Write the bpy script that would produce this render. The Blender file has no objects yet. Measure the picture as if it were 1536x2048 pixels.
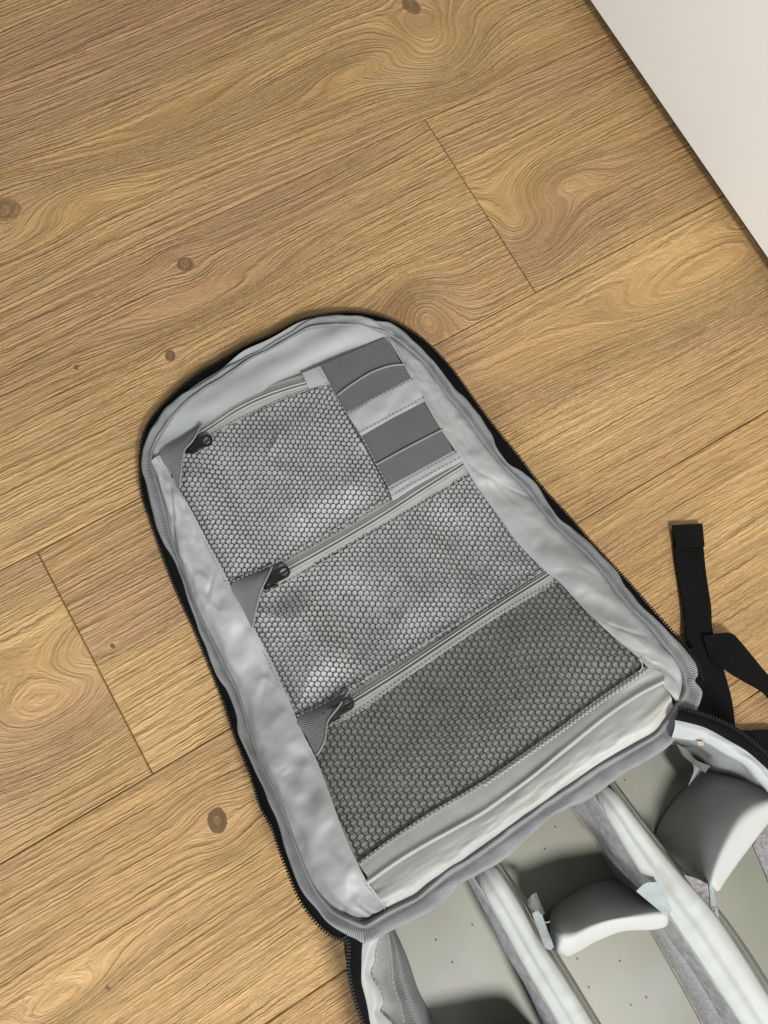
import bpy, bmesh, math
import numpy as np
from mathutils import Matrix, Vector

# ------------------------------------------------------------------ camera, world, lamps, exposure
scene = bpy.context.scene
RC = np.array([[0.8594766111018561, -0.5021766162900663, 0.0954913662083025],
               [-0.4789209046055055, -0.8563766596365695, -0.19301239328487546],
               [0.17870288777944476, 0.12015682619464758, -0.9765385885965369]])
CP = np.array([-0.32923062, -0.37246769, 0.61292193])
FPX = 1540.0
cam_d = bpy.data.cameras.new('camera')
cam = bpy.data.objects.new('camera', cam_d)
scene.collection.objects.link(cam)
m3 = np.stack([RC[0], -RC[1], -RC[2]], 1)
M = Matrix.Identity(4)
for i in range(3):
    for j in range(3):
        M[i][j] = m3[i, j]
    M[i][3] = CP[i]
cam.matrix_world = M
cam_d.sensor_fit = 'HORIZONTAL'
cam_d.sensor_width = 36.0
cam_d.lens = 36.0 * FPX / 1536.0
cam_d.clip_start = 0.01
cam_d.clip_end = 100.0
scene.camera = cam

world = bpy.data.worlds.new('World')
scene.world = world
world.use_nodes = True
bg = world.node_tree.nodes['Background']
bg.inputs['Color'].default_value = (0.97, 0.99, 1.0, 1)
bg.inputs['Strength'].default_value = 0.25


def lamp(name, loc, target, size, energy, color, spread=180):
    d = bpy.data.lights.new(name, 'AREA')
    d.shape = 'DISK'
    d.size = size
    d.energy = energy
    d.color = color
    d.spread = math.radians(spread)
    o = bpy.data.objects.new(name, d)
    scene.collection.objects.link(o)
    o.location = loc
    o.rotation_euler = (Vector(target) - Vector(loc)).to_track_quat('-Z', 'Y').to_euler()
    return o


lamp('ceiling_lamp', (-0.30, -1.31, 1.20), (-0.22, -0.45, 0.0), 0.26, 25.0, (1.0, 0.97, 0.92))
lamp('cabinet_fill', (-2.2, -1.5, 1.0), (0.2, -0.1, 0.1), 1.1, 52.0, (0.95, 0.98, 1.0))  # unseen fill lamp, added to brighten the cabinet front

scene.view_settings.view_transform = 'Standard'
scene.view_settings.look = 'None'
scene.view_settings.exposure = 0.0
scene.view_settings.gamma = 1.0
scene.render.engine = 'CYCLES'

COL = scene.collection


# ------------------------------------------------------------------ tracing from the photograph to real heights
def at(px, py, z=0.0):
    d = RC.T @ np.array([(px - 768.0) / FPX, (py - 1024.0) / FPX, 1.0])
    return CP + d * ((z - CP[2]) / d[2])


HZ = 0.066
H0 = at(727, 1880, HZ)
H1 = at(1403, 1395, HZ)
HD = (H1 - H0)[:2] / np.linalg.norm((H1 - H0)[:2])
HN = np.array([-HD[1], HD[0]])
if HN @ (at(700, 628, 0)[:2] - H0[:2]) < 0:
    HN = -HN


def _h(i, j, s):
    n = (i.astype(np.int64) * 374761393 + j.astype(np.int64) * 668265263 + s * 2147483647) & 0xffffffff
    n = ((n ^ (n >> 13)) * 1274126177) & 0xffffffff
    n = ((n ^ (n >> 15)) * 2246822519) & 0xffffffff
    return ((n ^ (n >> 16)) & 0xffff) / 32767.5 - 1.0


def vn(x, y, s=0):
    x, y = np.broadcast_arrays(np.asarray(x, float), np.asarray(y, float))
    i = np.floor(x); j = np.floor(y)
    u = x - i; v = y - j
    u = u * u * u * (u * (u * 6 - 15) + 10); v = v * v * v * (v * (v * 6 - 15) + 10)
    i = i.astype(np.int64); j = j.astype(np.int64)
    return ((_h(i, j, s) * (1 - u) + _h(i + 1, j, s) * u) * (1 - v)
            + (_h(i, j + 1, s) * (1 - u) + _h(i + 1, j + 1, s) * u) * v)


def fbm(x, y, s=0, o=3):
    return sum(vn(x * 2 ** k + 7.3 * k, y * 2 ** k + 3.1 * k, s + k) * 0.5 ** k for k in range(o))


def sst(a, b, x):
    t = np.clip((x - a) / (b - a), 0, 1)
    return t * t * (3 - 2 * t)


def lidz(x, y):
    d = (x - H0[0]) * HN[0] + (y - H0[1]) * HN[1]
    return 0.0095 + (HZ - 0.0095) * (1 - sst(-0.01, 0.21, d)) + 0.0012 * vn(x * 14, y * 14, 5)


def lp(px, py, dz=0.0):
    z = 0.02
    for _ in range(8):
        P = at(px, py, z)
        z = float(lidz(P[0], P[1])) + dz
    return at(px, py, z)


def LP(pts, dz=0.0):
    return np.array([lp(p[0], p[1], dz) for p in pts])


def AT(pts, z):
    if np.isscalar(z):
        return np.array([at(p[0], p[1], z) for p in pts])
    n = len(pts)
    return np.array([at(p[0], p[1], z[0] + (z[1] - z[0]) * i / (n - 1)) for i, p in enumerate(pts)])


def cr(P, n, closed=False):
    """Catmull-Rom curve through P resampled to n points by length"""
    P = np.asarray(P, float)
    if len(P) == 2 and not closed:
        t = np.linspace(0, 1, n)[:, None]
        return P[0] * (1 - t) + P[1] * t
    if closed:
        Q = np.vstack([P[-1], P, P[0], P[1]])
    else:
        Q = np.vstack([2 * P[0] - P[1], P, 2 * P[-1] - P[-2]])
    out = []
    for i in range(1, len(Q) - 2):
        p0, p1, p2, p3 = Q[i - 1], Q[i], Q[i + 1], Q[i + 2]
        t = np.linspace(0, 1, 16, endpoint=False)[:, None]
        m1 = (p2 - p0) / 2; m2 = (p3 - p1) / 2
        out.append((2 * t ** 3 - 3 * t ** 2 + 1) * p1 + (t ** 3 - 2 * t ** 2 + t) * m1
                   + (-2 * t ** 3 + 3 * t ** 2) * p2 + (t ** 3 - t ** 2) * m2)
    out = np.vstack(out + [Q[-2][None]])
    d = np.r_[0, np.cumsum(np.linalg.norm(np.diff(out, axis=0), axis=1))]
    s = np.linspace(0, d[-1], n, endpoint=not closed)
    return np.stack([np.interp(s, d, out[:, k]) for k in range(out.shape[1])], 1)


# ------------------------------------------------------------------ materials
def fabric(name, col, rough=0.6, spec=0.4, ribs=None, rib_amt=0.3, weave=None, mottle=0.08, mscale=60, bump=0.25,
           sheen=0.0, stain=None, metallic=0.0, fine=1400):
    m = bpy.data.materials.new(name)
    m.use_nodes = True
    nt = m.node_tree
    b = nt.nodes['Principled BSDF']
    N = nt.nodes.new; L = nt.links.new
    b.inputs['Roughness'].default_value = rough
    b.inputs['Specular IOR Level'].default_value = spec
    b.inputs['Metallic'].default_value = metallic
    if sheen:
        b.inputs['Sheen Weight'].default_value = sheen
    tc = N('ShaderNodeTexCoord')
    n1 = N('ShaderNodeTexNoise'); n1.inputs['Scale'].default_value = mscale; n1.inputs['Detail'].default_value = 5
    L(tc.outputs['Object'], n1.inputs['Vector'])
    mx = N('ShaderNodeMix'); mx.data_type = 'RGBA'
    mr = N('ShaderNodeMapRange'); mr.inputs[1].default_value = 0.3; mr.inputs[2].default_value = 0.7
    L(n1.outputs['Fac'], mr.inputs[0]); L(mr.outputs[0], mx.inputs[0])
    mx.inputs[6].default_value = tuple(c * (1 - mottle) for c in col) + (1,)
    mx.inputs[7].default_value = tuple(min(1, c * (1 + mottle)) for c in col) + (1,)
    last = mx.outputs[2]
    if stain:
        n2 = N('ShaderNodeTexNoise'); n2.inputs['Scale'].default_value = stain[1]; n2.inputs['Detail'].default_value = 6
        L(tc.outputs['Object'], n2.inputs['Vector'])
        m2 = N('ShaderNodeMapRange'); m2.inputs[1].default_value = stain[2]; m2.inputs[2].default_value = stain[2] + 0.16
        L(n2.outputs['Fac'], m2.inputs[0])
        x2 = N('ShaderNodeMix'); x2.data_type = 'RGBA'
        L(m2.outputs[0], x2.inputs[0]); L(last, x2.inputs[6]); x2.inputs[7].default_value = stain[0] + (1,)
        last = x2.outputs[2]
    h = N('ShaderNodeTexNoise'); h.inputs['Scale'].default_value = fine; h.inputs['Detail'].default_value = 2
    L(tc.outputs['Object'], h.inputs['Vector'])
    hh = h.outputs['Fac']
    if ribs or weave:
        w = N('ShaderNodeTexWave'); w.wave_type = 'BANDS'
        w.bands_direction = 'X' if (ribs or weave)[0] == 'u' else 'Y'
        w.inputs['Scale'].default_value = 1.0 / ((ribs or weave)[1]) * 0.3142 / 1.0
        w.inputs['Distortion'].default_value = 0.6; w.inputs['Detail'].default_value = 1
        L(tc.outputs['UV'], w.inputs['Vector'])
        ad = N('ShaderNodeMath'); ad.operation = 'MULTIPLY_ADD'
        L(w.outputs['Fac'], ad.inputs[0]); ad.inputs[1].default_value = 2.0; L(hh, ad.inputs[2])
        hh = ad.outputs[0]
        x3 = N('ShaderNodeMix'); x3.data_type = 'RGBA'; x3.blend_type = 'MULTIPLY'
        x3.inputs[0].default_value = 1.0
        r3 = N('ShaderNodeMapRange'); r3.inputs[3].default_value = 1 - rib_amt; r3.inputs[4].default_value = 1 + rib_amt * 0.4
        L(w.outputs['Fac'], r3.inputs[0])
        L(last, x3.inputs[6]); L(r3.outputs[0], x3.inputs[7])
        last = x3.outputs[2]
    L(last, b.inputs['Base Color'])
    bp = N('ShaderNodeBump'); bp.inputs['Strength'].default_value = bump; bp.inputs['Distance'].default_value = 0.0004
    L(hh, bp.inputs['Height']); L(bp.outputs[0], b.inputs['Normal'])
    return m


MT = {}
MT['lining'] = fabric('satin_lining', (0.30, 0.315, 0.315), 0.52, 0.35, mottle=0.05, mscale=25, bump=0.12)
MT['facing'] = fabric('facing_fabric', (0.285, 0.297, 0.297), 0.5, 0.42, mottle=0.06, mscale=20, bump=0.12)
MT['bottom'] = fabric('worn_lining', (0.30, 0.307, 0.297), 0.38, 0.5, ribs=('u', 0.0011), rib_amt=0.10, mottle=0.06,
                      stain=((0.335, 0.32, 0.275), 16, 0.58))
MT['binding'] = fabric('binding_tape', (0.225, 0.23, 0.237), 0.7, 0.25, ribs=('u', 0.0012), rib_amt=0.35, mottle=0.10, bump=0.6)
MT['black'] = fabric('black_webbing', (0.005, 0.005, 0.0055), 0.8, 0.12, ribs=('u', 0.0014), rib_amt=0.5, mottle=0.2, bump=0.7)
MT['tape'] = fabric('black_zip_tape', (0.004, 0.004, 0.0045), 0.85, 0.08, mottle=0.2, bump=0.5)
MT['teeth'] = fabric('black_teeth', (0.004, 0.004, 0.005), 0.5, 0.2, mottle=0.1, bump=0.1)
MT['backing'] = fabric('silver_backing', (0.37, 0.375, 0.38), 0.54, 0.45, mottle=0.10, mscale=35, bump=0.2, metallic=0.0)
MT['backing2'] = fabric('grey_backing', (0.20, 0.205, 0.195), 0.42, 0.5, mottle=0.10, mscale=35, bump=0.2, metallic=0.0)
MT['net'] = fabric('netting_thread', (0.026, 0.026, 0.026), 0.65, 0.3, mottle=0.15, mscale=300, bump=0.1)
MT['elastic'] = fabric('grey_elastic', (0.105, 0.105, 0.105), 0.75, 0.2, weave=('v', 0.0013), rib_amt=0.12, mottle=0.05, bump=0.4)
MT['piping'] = fabric('grey_piping', (0.19, 0.19, 0.19), 0.7, 0.2, mottle=0.05)
MT['ribbon'] = fabric('grey_ribbon', (0.15, 0.15, 0.153), 0.7, 0.25, weave=('u', 0.0014), rib_amt=0.35, mottle=0.06, bump=0.5)
MT['ziptape'] = fabric('grey_zip_tape', (0.27, 0.27, 0.265), 0.6, 0.3, ribs=('u', 0.0013), rib_amt=0.15, mottle=0.08)
MT['zipline'] = fabric('zip_gap', (0.05, 0.04, 0.045), 0.7, 0.2)
MT['slider'] = fabric('black_slider', (0.007, 0.007, 0.006), 0.38, 0.35, mottle=0.1, bump=0.1)
MT['thread'] = fabric('grey_thread', (0.26, 0.27, 0.27), 0.7, 0.2)
MT['pale_thread'] = fabric('pale_thread', (0.40, 0.395, 0.36), 0.7, 0.2)
MT['mat'] = fabric('base_mat', (0.195, 0.20, 0.162), 0.45, 0.35, mottle=0.05, mscale=12, bump=0.1,
                   stain=((0.225, 0.228, 0.205), 9, 0.52))
MT['pad'] = fabric('padded_cover', (0.345, 0.355, 0.345), 0.50, 0.35, mottle=0.03, mscale=15, bump=0.08)
MT['divpad'] = fabric('divider_cover', (0.33, 0.347, 0.34), 0.6, 0.3, mottle=0.05, mscale=18, bump=0.1,
                      stain=((0.315, 0.325, 0.30), 60, 0.54))
MT['velcro'] = fabric('velcro_fuzz', (0.27, 0.265, 0.275), 0.9, 0.1, mottle=0.4, mscale=420, bump=1.0, sheen=0.3,
                      stain=((0.33, 0.32, 0.31), 240, 0.60))
MT['velcro_pale'] = fabric('velcro_hook', (0.30, 0.335, 0.345), 0.8, 0.2, mottle=0.2, mscale=1500, bump=1.0)
MT['flange'] = fabric('flange_fabric', (0.23, 0.228, 0.235), 0.8, 0.2, ribs=('v', 0.0013), rib_amt=0.15, mottle=0.25, mscale=160, bump=0.5,
                      stain=((0.33, 0.33, 0.33), 120, 0.60))
MT['olive'] = fabric('olive_seam', (0.26, 0.26, 0.22), 0.7, 0.2, mottle=0.2, mscale=60)
MT['innerwall'] = fabric('inner_wall', (0.22, 0.225, 0.22), 0.5, 0.4, mottle=0.08)
MT['white'] = fabric('white_panel', (0.79, 0.79, 0.765), 0.45, 0.4, mottle=0.015, mscale=3, bump=0.03)
MT['dark'] = fabric('gap_shade_and_dirt', (0.03, 0.025, 0.02), 0.8, 0.1)  # shade of the toe gap as a colour; the dirt specks share it
MT['tan'] = fabric('tan_bartack', (0.30, 0.25, 0.21), 0.8, 0.1, mottle=0.3, mscale=500)


# node expression helper for the wood
class X:
    def __init__(s, nt, v): s.nt = nt; s.v = v

    def _m(s, op, *a):
        n = s.nt.nodes.new('ShaderNodeMath'); n.operation = op
        for i, q in enumerate((s,) + a):
            v = q.v if isinstance(q, X) else q
            if isinstance(v, (int, float)): n.inputs[i].default_value = v
            else: s.nt.links.new(v, n.inputs[i])
        return X(s.nt, n.outputs[0])

    def __add__(s, o): return s._m('ADD', o)
    def __sub__(s, o): return s._m('SUBTRACT', o)
    def __mul__(s, o): return s._m('MULTIPLY', o)
    def __rsub__(s, o): return X(s.nt, o)._m('SUBTRACT', s)
    __radd__ = __add__
    __rmul__ = __mul__
    def exp(s): return s._m('EXPONENT')
    def sqrt(s): return s._m('SQRT')
    def abs(s): return s._m('ABSOLUTE')
    def pow(s, p): return s._m('POWER', p)

    def ss(s, a, b):
        n = s.nt.nodes.new('ShaderNodeMapRange'); n.interpolation_type = 'SMOOTHSTEP'
        s.nt.links.new(s.v, n.inputs[0]); n.inputs[1].default_value = a; n.inputs[2].default_value = b
        return X(s.nt, n.outputs[0])


def noise(nt, x, y, z, detail=2, rough=0.5):
    c = nt.nodes.new('ShaderNodeCombineXYZ')
    for i, q in enumerate((x, y, z)):
        v = q.v if isinstance(q, X) else q
        if isinstance(v, (int, float)): c.inputs[i].default_value = v
        else: nt.links.new(v, c.inputs[i])
    n = nt.nodes.new('ShaderNodeTexNoise'); n.inputs['Scale'].default_value = 1.0
    n.inputs['Detail'].default_value = detail; n.inputs['Roughness'].default_value = rough
    nt.links.new(c.outputs[0], n.inputs['Vector'])
    return X(nt, n.outputs['Fac'])


def cmix(nt, f, a, b, mode='MIX'):
    n = nt.nodes.new('ShaderNodeMix'); n.data_type = 'RGBA'; n.blend_type = mode
    nt.links.new(f.v, n.inputs[0])
    for k, c in ((6, a), (7, b)):
        if isinstance(c, tuple): n.inputs[k].default_value = c + (1,)
        else: nt.links.new(c, n.inputs[k])
    return n.outputs[2]


def wood(name, ox, oy, seed, feats, tone=0.0, K=235.0):
    """oak: contour lines of a field F; feats bend the field into knots and flames"""
    m = bpy.data.materials.new(name)
    m.use_nodes = True
    nt = m.node_tree
    b = nt.nodes['Principled BSDF']
    tc = nt.nodes.new('ShaderNodeTexCoord')
    sp = nt.nodes.new('ShaderNodeSeparateXYZ')
    nt.links.new(tc.outputs['Object'], sp.inputs[0])
    x = X(nt, sp.outputs[0]) + ox
    y = X(nt, sp.outputs[1]) + oy
    F = y * K
    F = F + (noise(nt, x * 1.8, y * 6.0, seed, 1) - 0.5) * 9.0
    F = F + (noise(nt, x * 5.0, y * 18.0, seed + 3.3, 2) - 0.5) * 1.8
    wx = (noise(nt, x * 14, y * 30, seed + 21, 1) - 0.5) * 0.012
    wy = (noise(nt, x * 14, y * 30, seed + 27, 1) - 0.5) * 0.006
    dk = None
    fl = None
    tint = None
    for (kind, px, py, sx, sy, amp) in feats:
        P = at(px, py, 0)
        dx = x - float(P[0]); dy = y - float(P[1])
        dx = dx + wx; dy = dy + wy
        g = ((dx * (1 / sx)).pow(2) + (dy * (1 / sy)).pow(2)) * -1.0
        g = g.exp()
        if kind == 'flame':
            F = F + g * amp
            fl = g if fl is None else fl + g
        elif kind == 'knot':
            F = F - dy * g * (K * 0.85)
            r = ((dx * (1 / (sx * 0.17))).pow(2) + (dy * (1 / (sy * 0.23))).pow(2)).sqrt() + (noise(nt, x * 170, y * 170, seed + 4, 2) - 0.5) * 0.8
            w = 1.0 - r.ss(0.6, 2.0)
            F = F * (1.0 - w) + (r * amp + noise(nt, x * 300, y * 300, seed, 1) * 1.5) * w
            d = (1.0 - r.ss(0.1, 1.7)) * (noise(nt, x * 240, y * 240, seed + 6, 2) * 1.2 + 0.3)
            dk = d if dk is None else dk + d
            tg = g * 0.5
            tint = tg if tint is None else tint + tg
    wob = (noise(nt, x * 150, y * 260, seed + 9, 2) - 0.5) * 0.5
    F2 = F + wob
    s0 = noise(nt, x * 2.5, F2 * 0.45, seed + 1.7, 2, 0.5)
    s1 = noise(nt, x * 7, F2 * 1.35, seed + 1.7, 1, 0.5)
    s2 = noise(nt, x * 18, F2 * 2.3, seed + 5.1, 2, 0.55)
    s3 = noise(nt, x * 70, F * 6.0, seed + 8.1, 2, 0.7)
    s4 = noise(nt, x * 120, y * 1500, seed + 8.9, 2, 0.7)
    g1 = s1.ss(0.42, 0.74)
    g2 = s2.ss(0.42, 0.72)
    g3 = s3.ss(0.35, 0.75)
    if fl is not None:
        kf = 1.0 - fl * 0.55
        g2 = g2 * kf
        g3 = g3 * kf
        s2 = s2 * kf
    lo = noise(nt, x * 3.0, y * 14, seed + 11, 3, 0.6)
    lo2 = noise(nt, x * 2.2, y * 9, seed + 15, 2, 0.5)
    c = cmix(nt, lo.ss(0.35, 0.65), (0.450 * (1 + tone), 0.275 * (1 + tone), 0.112 * (1 + tone)),
             (0.545 * (1 + tone), 0.350 * (1 + tone), 0.150 * (1 + tone)))
    c = cmix(nt, lo2.ss(0.46, 0.66) * 0.55, c, (0.400, 0.232, 0.132))
    c = cmix(nt, s0.ss(0.50, 0.72) * 0.30, c, (0.27, 0.16, 0.078))
    c = cmix(nt, g1 * 0.34, c, (0.215, 0.115, 0.044))
    c = cmix(nt, g2 * 0.38, c, (0.165, 0.085, 0.030))
    c = cmix(nt, g3 * 0.20, c, (0.20, 0.115, 0.05))
    c = cmix(nt, s4.ss(0.4, 0.8) * 0.22, c, (0.20, 0.115, 0.05))
    if tint is not None:
        c = cmix(nt, tint * 0.45, c, (0.29, 0.165, 0.085))
        c = cmix(nt, dk * 0.30, c, (0.18, 0.095, 0.042))
    nt.links.new(c, b.inputs['Base Color'])
    b.inputs['Roughness'].default_value = 0.46
    b.inputs['Specular IOR Level'].default_value = 0.42
    H = s1 * -1.6 + s2 * -2.6 + s3 * -0.8 + s4 * -0.3
    bp = nt.nodes.new('ShaderNodeBump')
    bp.inputs['Strength'].default_value = 1.0
    bp.inputs['Distance'].default_value = 0.00115
    nt.links.new(H.v, bp.inputs['Height'])
    nt.links.new(bp.outputs[0], b.inputs['Normal'])
    return m


# ------------------------------------------------------------------ mesh helpers
def link(name, me, mat, parent=None, kind=None, smooth=True, sharp=None):
    if mat is not None:
        me.materials.append(mat)
    if smooth:
        me.polygons.foreach_set('use_smooth', [True] * len(me.polygons))
        if sharp:
            me.set_sharp_from_angle(angle=math.radians(sharp))
    o = bpy.data.objects.new(name, me)
    COL.objects.link(o)
    if parent is not None:
        o.parent = parent
    if kind:
        o['kind'] = kind
    return o


def mesh_from(name, V, Fc, uv=None):
    me = bpy.data.meshes.new(name)
    me.from_pydata([tuple(v) for v in V], [], Fc)
    if uv is not None:
        l = me.uv_layers.new(name='uv')
        vi = np.empty(len(me.loops), dtype=np.int32)
        me.loops.foreach_get('vertex_index', vi)
        l.data.foreach_set('uv', np.asarray(uv)[vi].ravel())
    me.update()
    return me


def loft(curves, nu, nv=4, closed=False, smooth_v=True):
    """curves (world) -> grid [rows, nu, 3] with u, v parameters"""
    C = [cr(c, nu, closed) if len(c) != nu else np.asarray(c) for c in curves]
    C = np.array(C)
    k = len(C)
    if k == 2:
        t = np.linspace(0, 1, nv)[:, None, None]
        return C[0][None] * (1 - t) + C[1][None] * t
    rows = []
    for i in range(k - 1):
        p0 = C[i - 1] if i > 0 else 2 * C[0] - C[1]
        p1, p2 = C[i], C[i + 1]
        p3 = C[i + 2] if i + 2 < k else 2 * C[-1] - C[-2]
        for t in np.linspace(0, 1, nv, endpoint=False):
            if smooth_v:
                m1 = (p2 - p0) / 2; m2 = (p3 - p1) / 2
                rows.append((2 * t ** 3 - 3 * t ** 2 + 1) * p1 + (t ** 3 - 2 * t ** 2 + t) * m1
                            + (-2 * t ** 3 + 3 * t ** 2) * p2 + (t ** 3 - t ** 2) * m2)
            else:
                rows.append(p1 * (1 - t) + p2 * t)
    rows.append(C[-1])
    return np.array(rows)


def grid_obj(name, G, mat, parent, th=0.0008, closed=False, disp=None, kind=None, sharp=50):
    G = np.array(G, float)
    nv, nu = G.shape[:2]
    su = np.zeros((nv, nu)); sv = np.zeros((nv, nu))
    mid = G[nv // 2]
    su[:] = np.r_[0, np.cumsum(np.linalg.norm(np.diff(mid, axis=0), axis=1))][None]
    sv[1:] = np.cumsum(np.linalg.norm(np.diff(G, axis=0), axis=2), axis=0)
    V01 = np.linspace(0, 1, nv)[:, None] * np.ones((1, nu))
    if disp is not None:
        G[..., 2] += disp(su, V01, G[..., 0], G[..., 1])
    top = G.reshape(-1, 3)
    n = nv * nu
    F = []
    nuu = nu if closed else nu - 1
    for j in range(nv - 1):
        for i in range(nuu):
            a = j * nu + i; b = j * nu + (i + 1) % nu
            F.append((a, b, b + nu, a + nu))
    # make faces point up
    a, b_, c = top[F[len(F) // 2][0]], top[F[len(F) // 2][1]], top[F[len(F) // 2][2]]
    flip = np.cross(b_ - a, c - b_)[2] < 0
    if flip:
        F = [f[::-1] for f in F]
    V = top
    uv = np.stack([su, sv], -1).reshape(-1, 2)
    if th:
        V = np.vstack([top, top - np.array([0, 0, th])])
        uv = np.vstack([uv, uv])
        F2 = [tuple(q + n for q in f[::-1]) for f in F]
        W = []
        for i in range(nuu):
            i2 = (i + 1) % nu
            W.append((i, i + n, i2 + n, i2))
            k = (nv - 1) * nu
            W.append((k + i2, k + i2 + n, k + i + n, k + i))
        if not closed:
            for j in range(nv - 1):
                W.append((j * nu, (j + 1) * nu, (j + 1) * nu + n, j * nu + n))
                e = nu - 1
                W.append((j * nu + e, j * nu + e + n, (j + 1) * nu + e + n, (j + 1) * nu + e))
        if flip:
            W = [w[::-1] for w in W]
        F = F + F2 + W
    me = mesh_from(name, V, F, uv)
    return link(name, me, mat, parent, kind, True, sharp)


def tube_mesh(P, r, seg=8, name='tube', taper=False):
    P = np.asarray(P, float)
    n = len(P)
    T = np.gradient(P, axis=0)
    T /= np.linalg.norm(T, axis=1)[:, None] + 1e-12
    up = np.array([0, 0, 1.0])
    S = np.cross(T, up); S /= np.linalg.norm(S, axis=1)[:, None] + 1e-9
    U = np.cross(S, T)
    rr = np.full(n, r) if np.isscalar(r) else np.asarray(r)
    a = np.linspace(0, 2 * math.pi, seg, endpoint=False)
    V = (P[:, None] + rr[:, None, None] * (np.cos(a)[None, :, None] * S[:, None] + np.sin(a)[None, :, None] * U[:, None])).reshape(-1, 3)
    F = []
    for i in range(n - 1):
        for k in range(seg):
            F.append((i * seg + k, i * seg + (k + 1) % seg, (i + 1) * seg + (k + 1) % seg, (i + 1) * seg + k))
    F.append(tuple(range(seg - 1, -1, -1)))
    F.append(tuple((n - 1) * seg + k for k in range(seg)))
    return V, F


def tube(name, P, r, mat, parent, seg=8, kind=None):
    V, F = tube_mesh(P, r, seg)
    u = np.zeros((len(V), 2))
    return link(name, mesh_from(name, V, F, u), mat, parent, kind)


def boxes(C, T, U, hl, hw, hh):
    """joined boxes: centres, long axes, up axes"""
    V = []; F = []
    for c, t, u in zip(C, T, U):
        s = np.cross(t, u); b = len(V)
        for dx in (-1, 1):
            for dy in (-1, 1):
                for dz in (-1, 1):
                    V.append(c + t * hl * dx + s * hw * dy + u * hh * dz)
        for f in ((0, 1, 3, 2), (4, 6, 7, 5), (0, 4, 5, 1), (2, 3, 7, 6), (0, 2, 6, 4), (1, 5, 7, 3)):
            F.append(tuple(b + q for q in f))
    return V, F


def stitches(lines, step=0.0034, ln=0.0021, w=0.00032, lift=0.0005):
    C = []; T = []; U = []
    for L in lines:
        d = np.linalg.norm(np.diff(L, axis=0), axis=1).sum()
        n = max(2, int(d / step))
        Q = cr(L, n)
        t = np.gradient(Q, axis=0); t /= np.linalg.norm(t, axis=1)[:, None]
        for i in range(n):
            s = np.cross(t[i], [0, 0, 1.0])
            C.append(Q[i] + np.array([0, 0, lift])); T.append(t[i])
            U.append(np.cross(s, t[i]))
    return boxes(C, T, U, ln / 2, w, w)


def stitch_obj(name, lines, mat, parent, **k):
    V, F = stitches(lines, **k)
    return link(name, mesh_from(name, V, F), mat, parent, 'stuff', smooth=False)


def empty(name, loc=(0, 0, 0)):
    o = bpy.data.objects.new(name, None)
    COL.objects.link(o)
    o.location = loc
    return o


# ------------------------------------------------------------------ the floor
W = 0.192
GAP = 0.0003
floor_me = mesh_from('floor', [(-3, -3, -0.0085), (3, -3, -0.0085), (3, 3, -0.0085), (-3, 3, -0.0085)], [(0, 1, 2, 3)])
floor = link('floor', floor_me, fabric('underlay', (0.10, 0.058, 0.036), 0.8, 0.1), None, 'structure', False)
floor['label'] = 'oak plank laminate floor under the open backpack'


def plank(x0, x1, y0, y1, mat):
    cx, cy = (x0 + x1) / 2, (y0 + y1) / 2
    hx, hy = (x1 - x0) / 2 - GAP, (y1 - y0) / 2 - GAP
    bv = 0.0008
    V = []
    for (ex, z) in ((0, -0.008), (0, -bv), (bv, 0.0)):
        V += [(-hx + ex, -hy + ex, z), (hx - ex, -hy + ex, z), (hx - ex, hy - ex, z), (-hx + ex, hy - ex, z)]
    F = [(8, 9, 10, 11)]
    for r in (0, 4):
        for i in range(4):
            F.append((r + i, r + (i + 1) % 4, r + 4 + (i + 1) % 4, r + 4 + i))
    F.append((3, 2, 1, 0))
    o = link('plank', mesh_from('plank', V, F), mat, floor, None, False)
    o.location = (cx, cy, 0)
    return o


ROWS = {
    1: [(-1.1, 0.42, 3.1, 0.0, [('knot', 8, 420, .045, .030, 7.0), ('flame', 120, 400, .075, .020, -5.5),
                         ('flame', 870, 95, .042, .040, 11.5), ('knot', 822, 12, .022, .024, 5.0),
                         ('flame', 700, 135, .05, .012, -4.0), ('flame', 20, 25, .08, .03, 9.0),
                         ('flame', 330, 250, .10, .012, 3.5)])],
    0: [(-1.285, 0.0, 7.7, -0.02, [('knot', 366, 528, .020, .016, 4.0), ('knot', 340, 712, .013, .010, 4.0),
                                ('knot', 155, 736, .006, .005, 2.0), ('flame', 420, 600, .08, .014, 4.5),
                                ('flame', 848, 625, .028, .028, -11.0), ('flame', 560, 360, .1, .02, 5.0)]),
        (0.0, 1.285, 12.1, 0.03, [('flame', 1040, 455, .036, .040, 12.0), ('flame', 1130, 360, .04, .014, -4.5)])],
    -1: [(-1.75, -0.468, 15.3, -0.05, [('flame', 105, 1420, .075, .040, 14.0), ('flame', 190, 1290, .030, .016, -5.0)]),
         (-0.468, 0.817, 19.9, 0.02, [('flame', 1440, 545, .115, .030, 11.5), ('knot', 226, 1288, .005, .005, 2.0),
                                      ('flame', 1000, 760, .2, .02, 3.0)])],
    -2: [(-1.0, 0.285, 23.4, 0.03, [('knot', 437, 1640, .022, .020, 5.0), ('knot', 222, 1974, .004, .004, 2.0),
                                    ('flame', 130, 2000, .04, .012, 5.0)])],
    -3: [(-1.3, -0.02, 29.2, 0.10, [])],
}
k = 0
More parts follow.
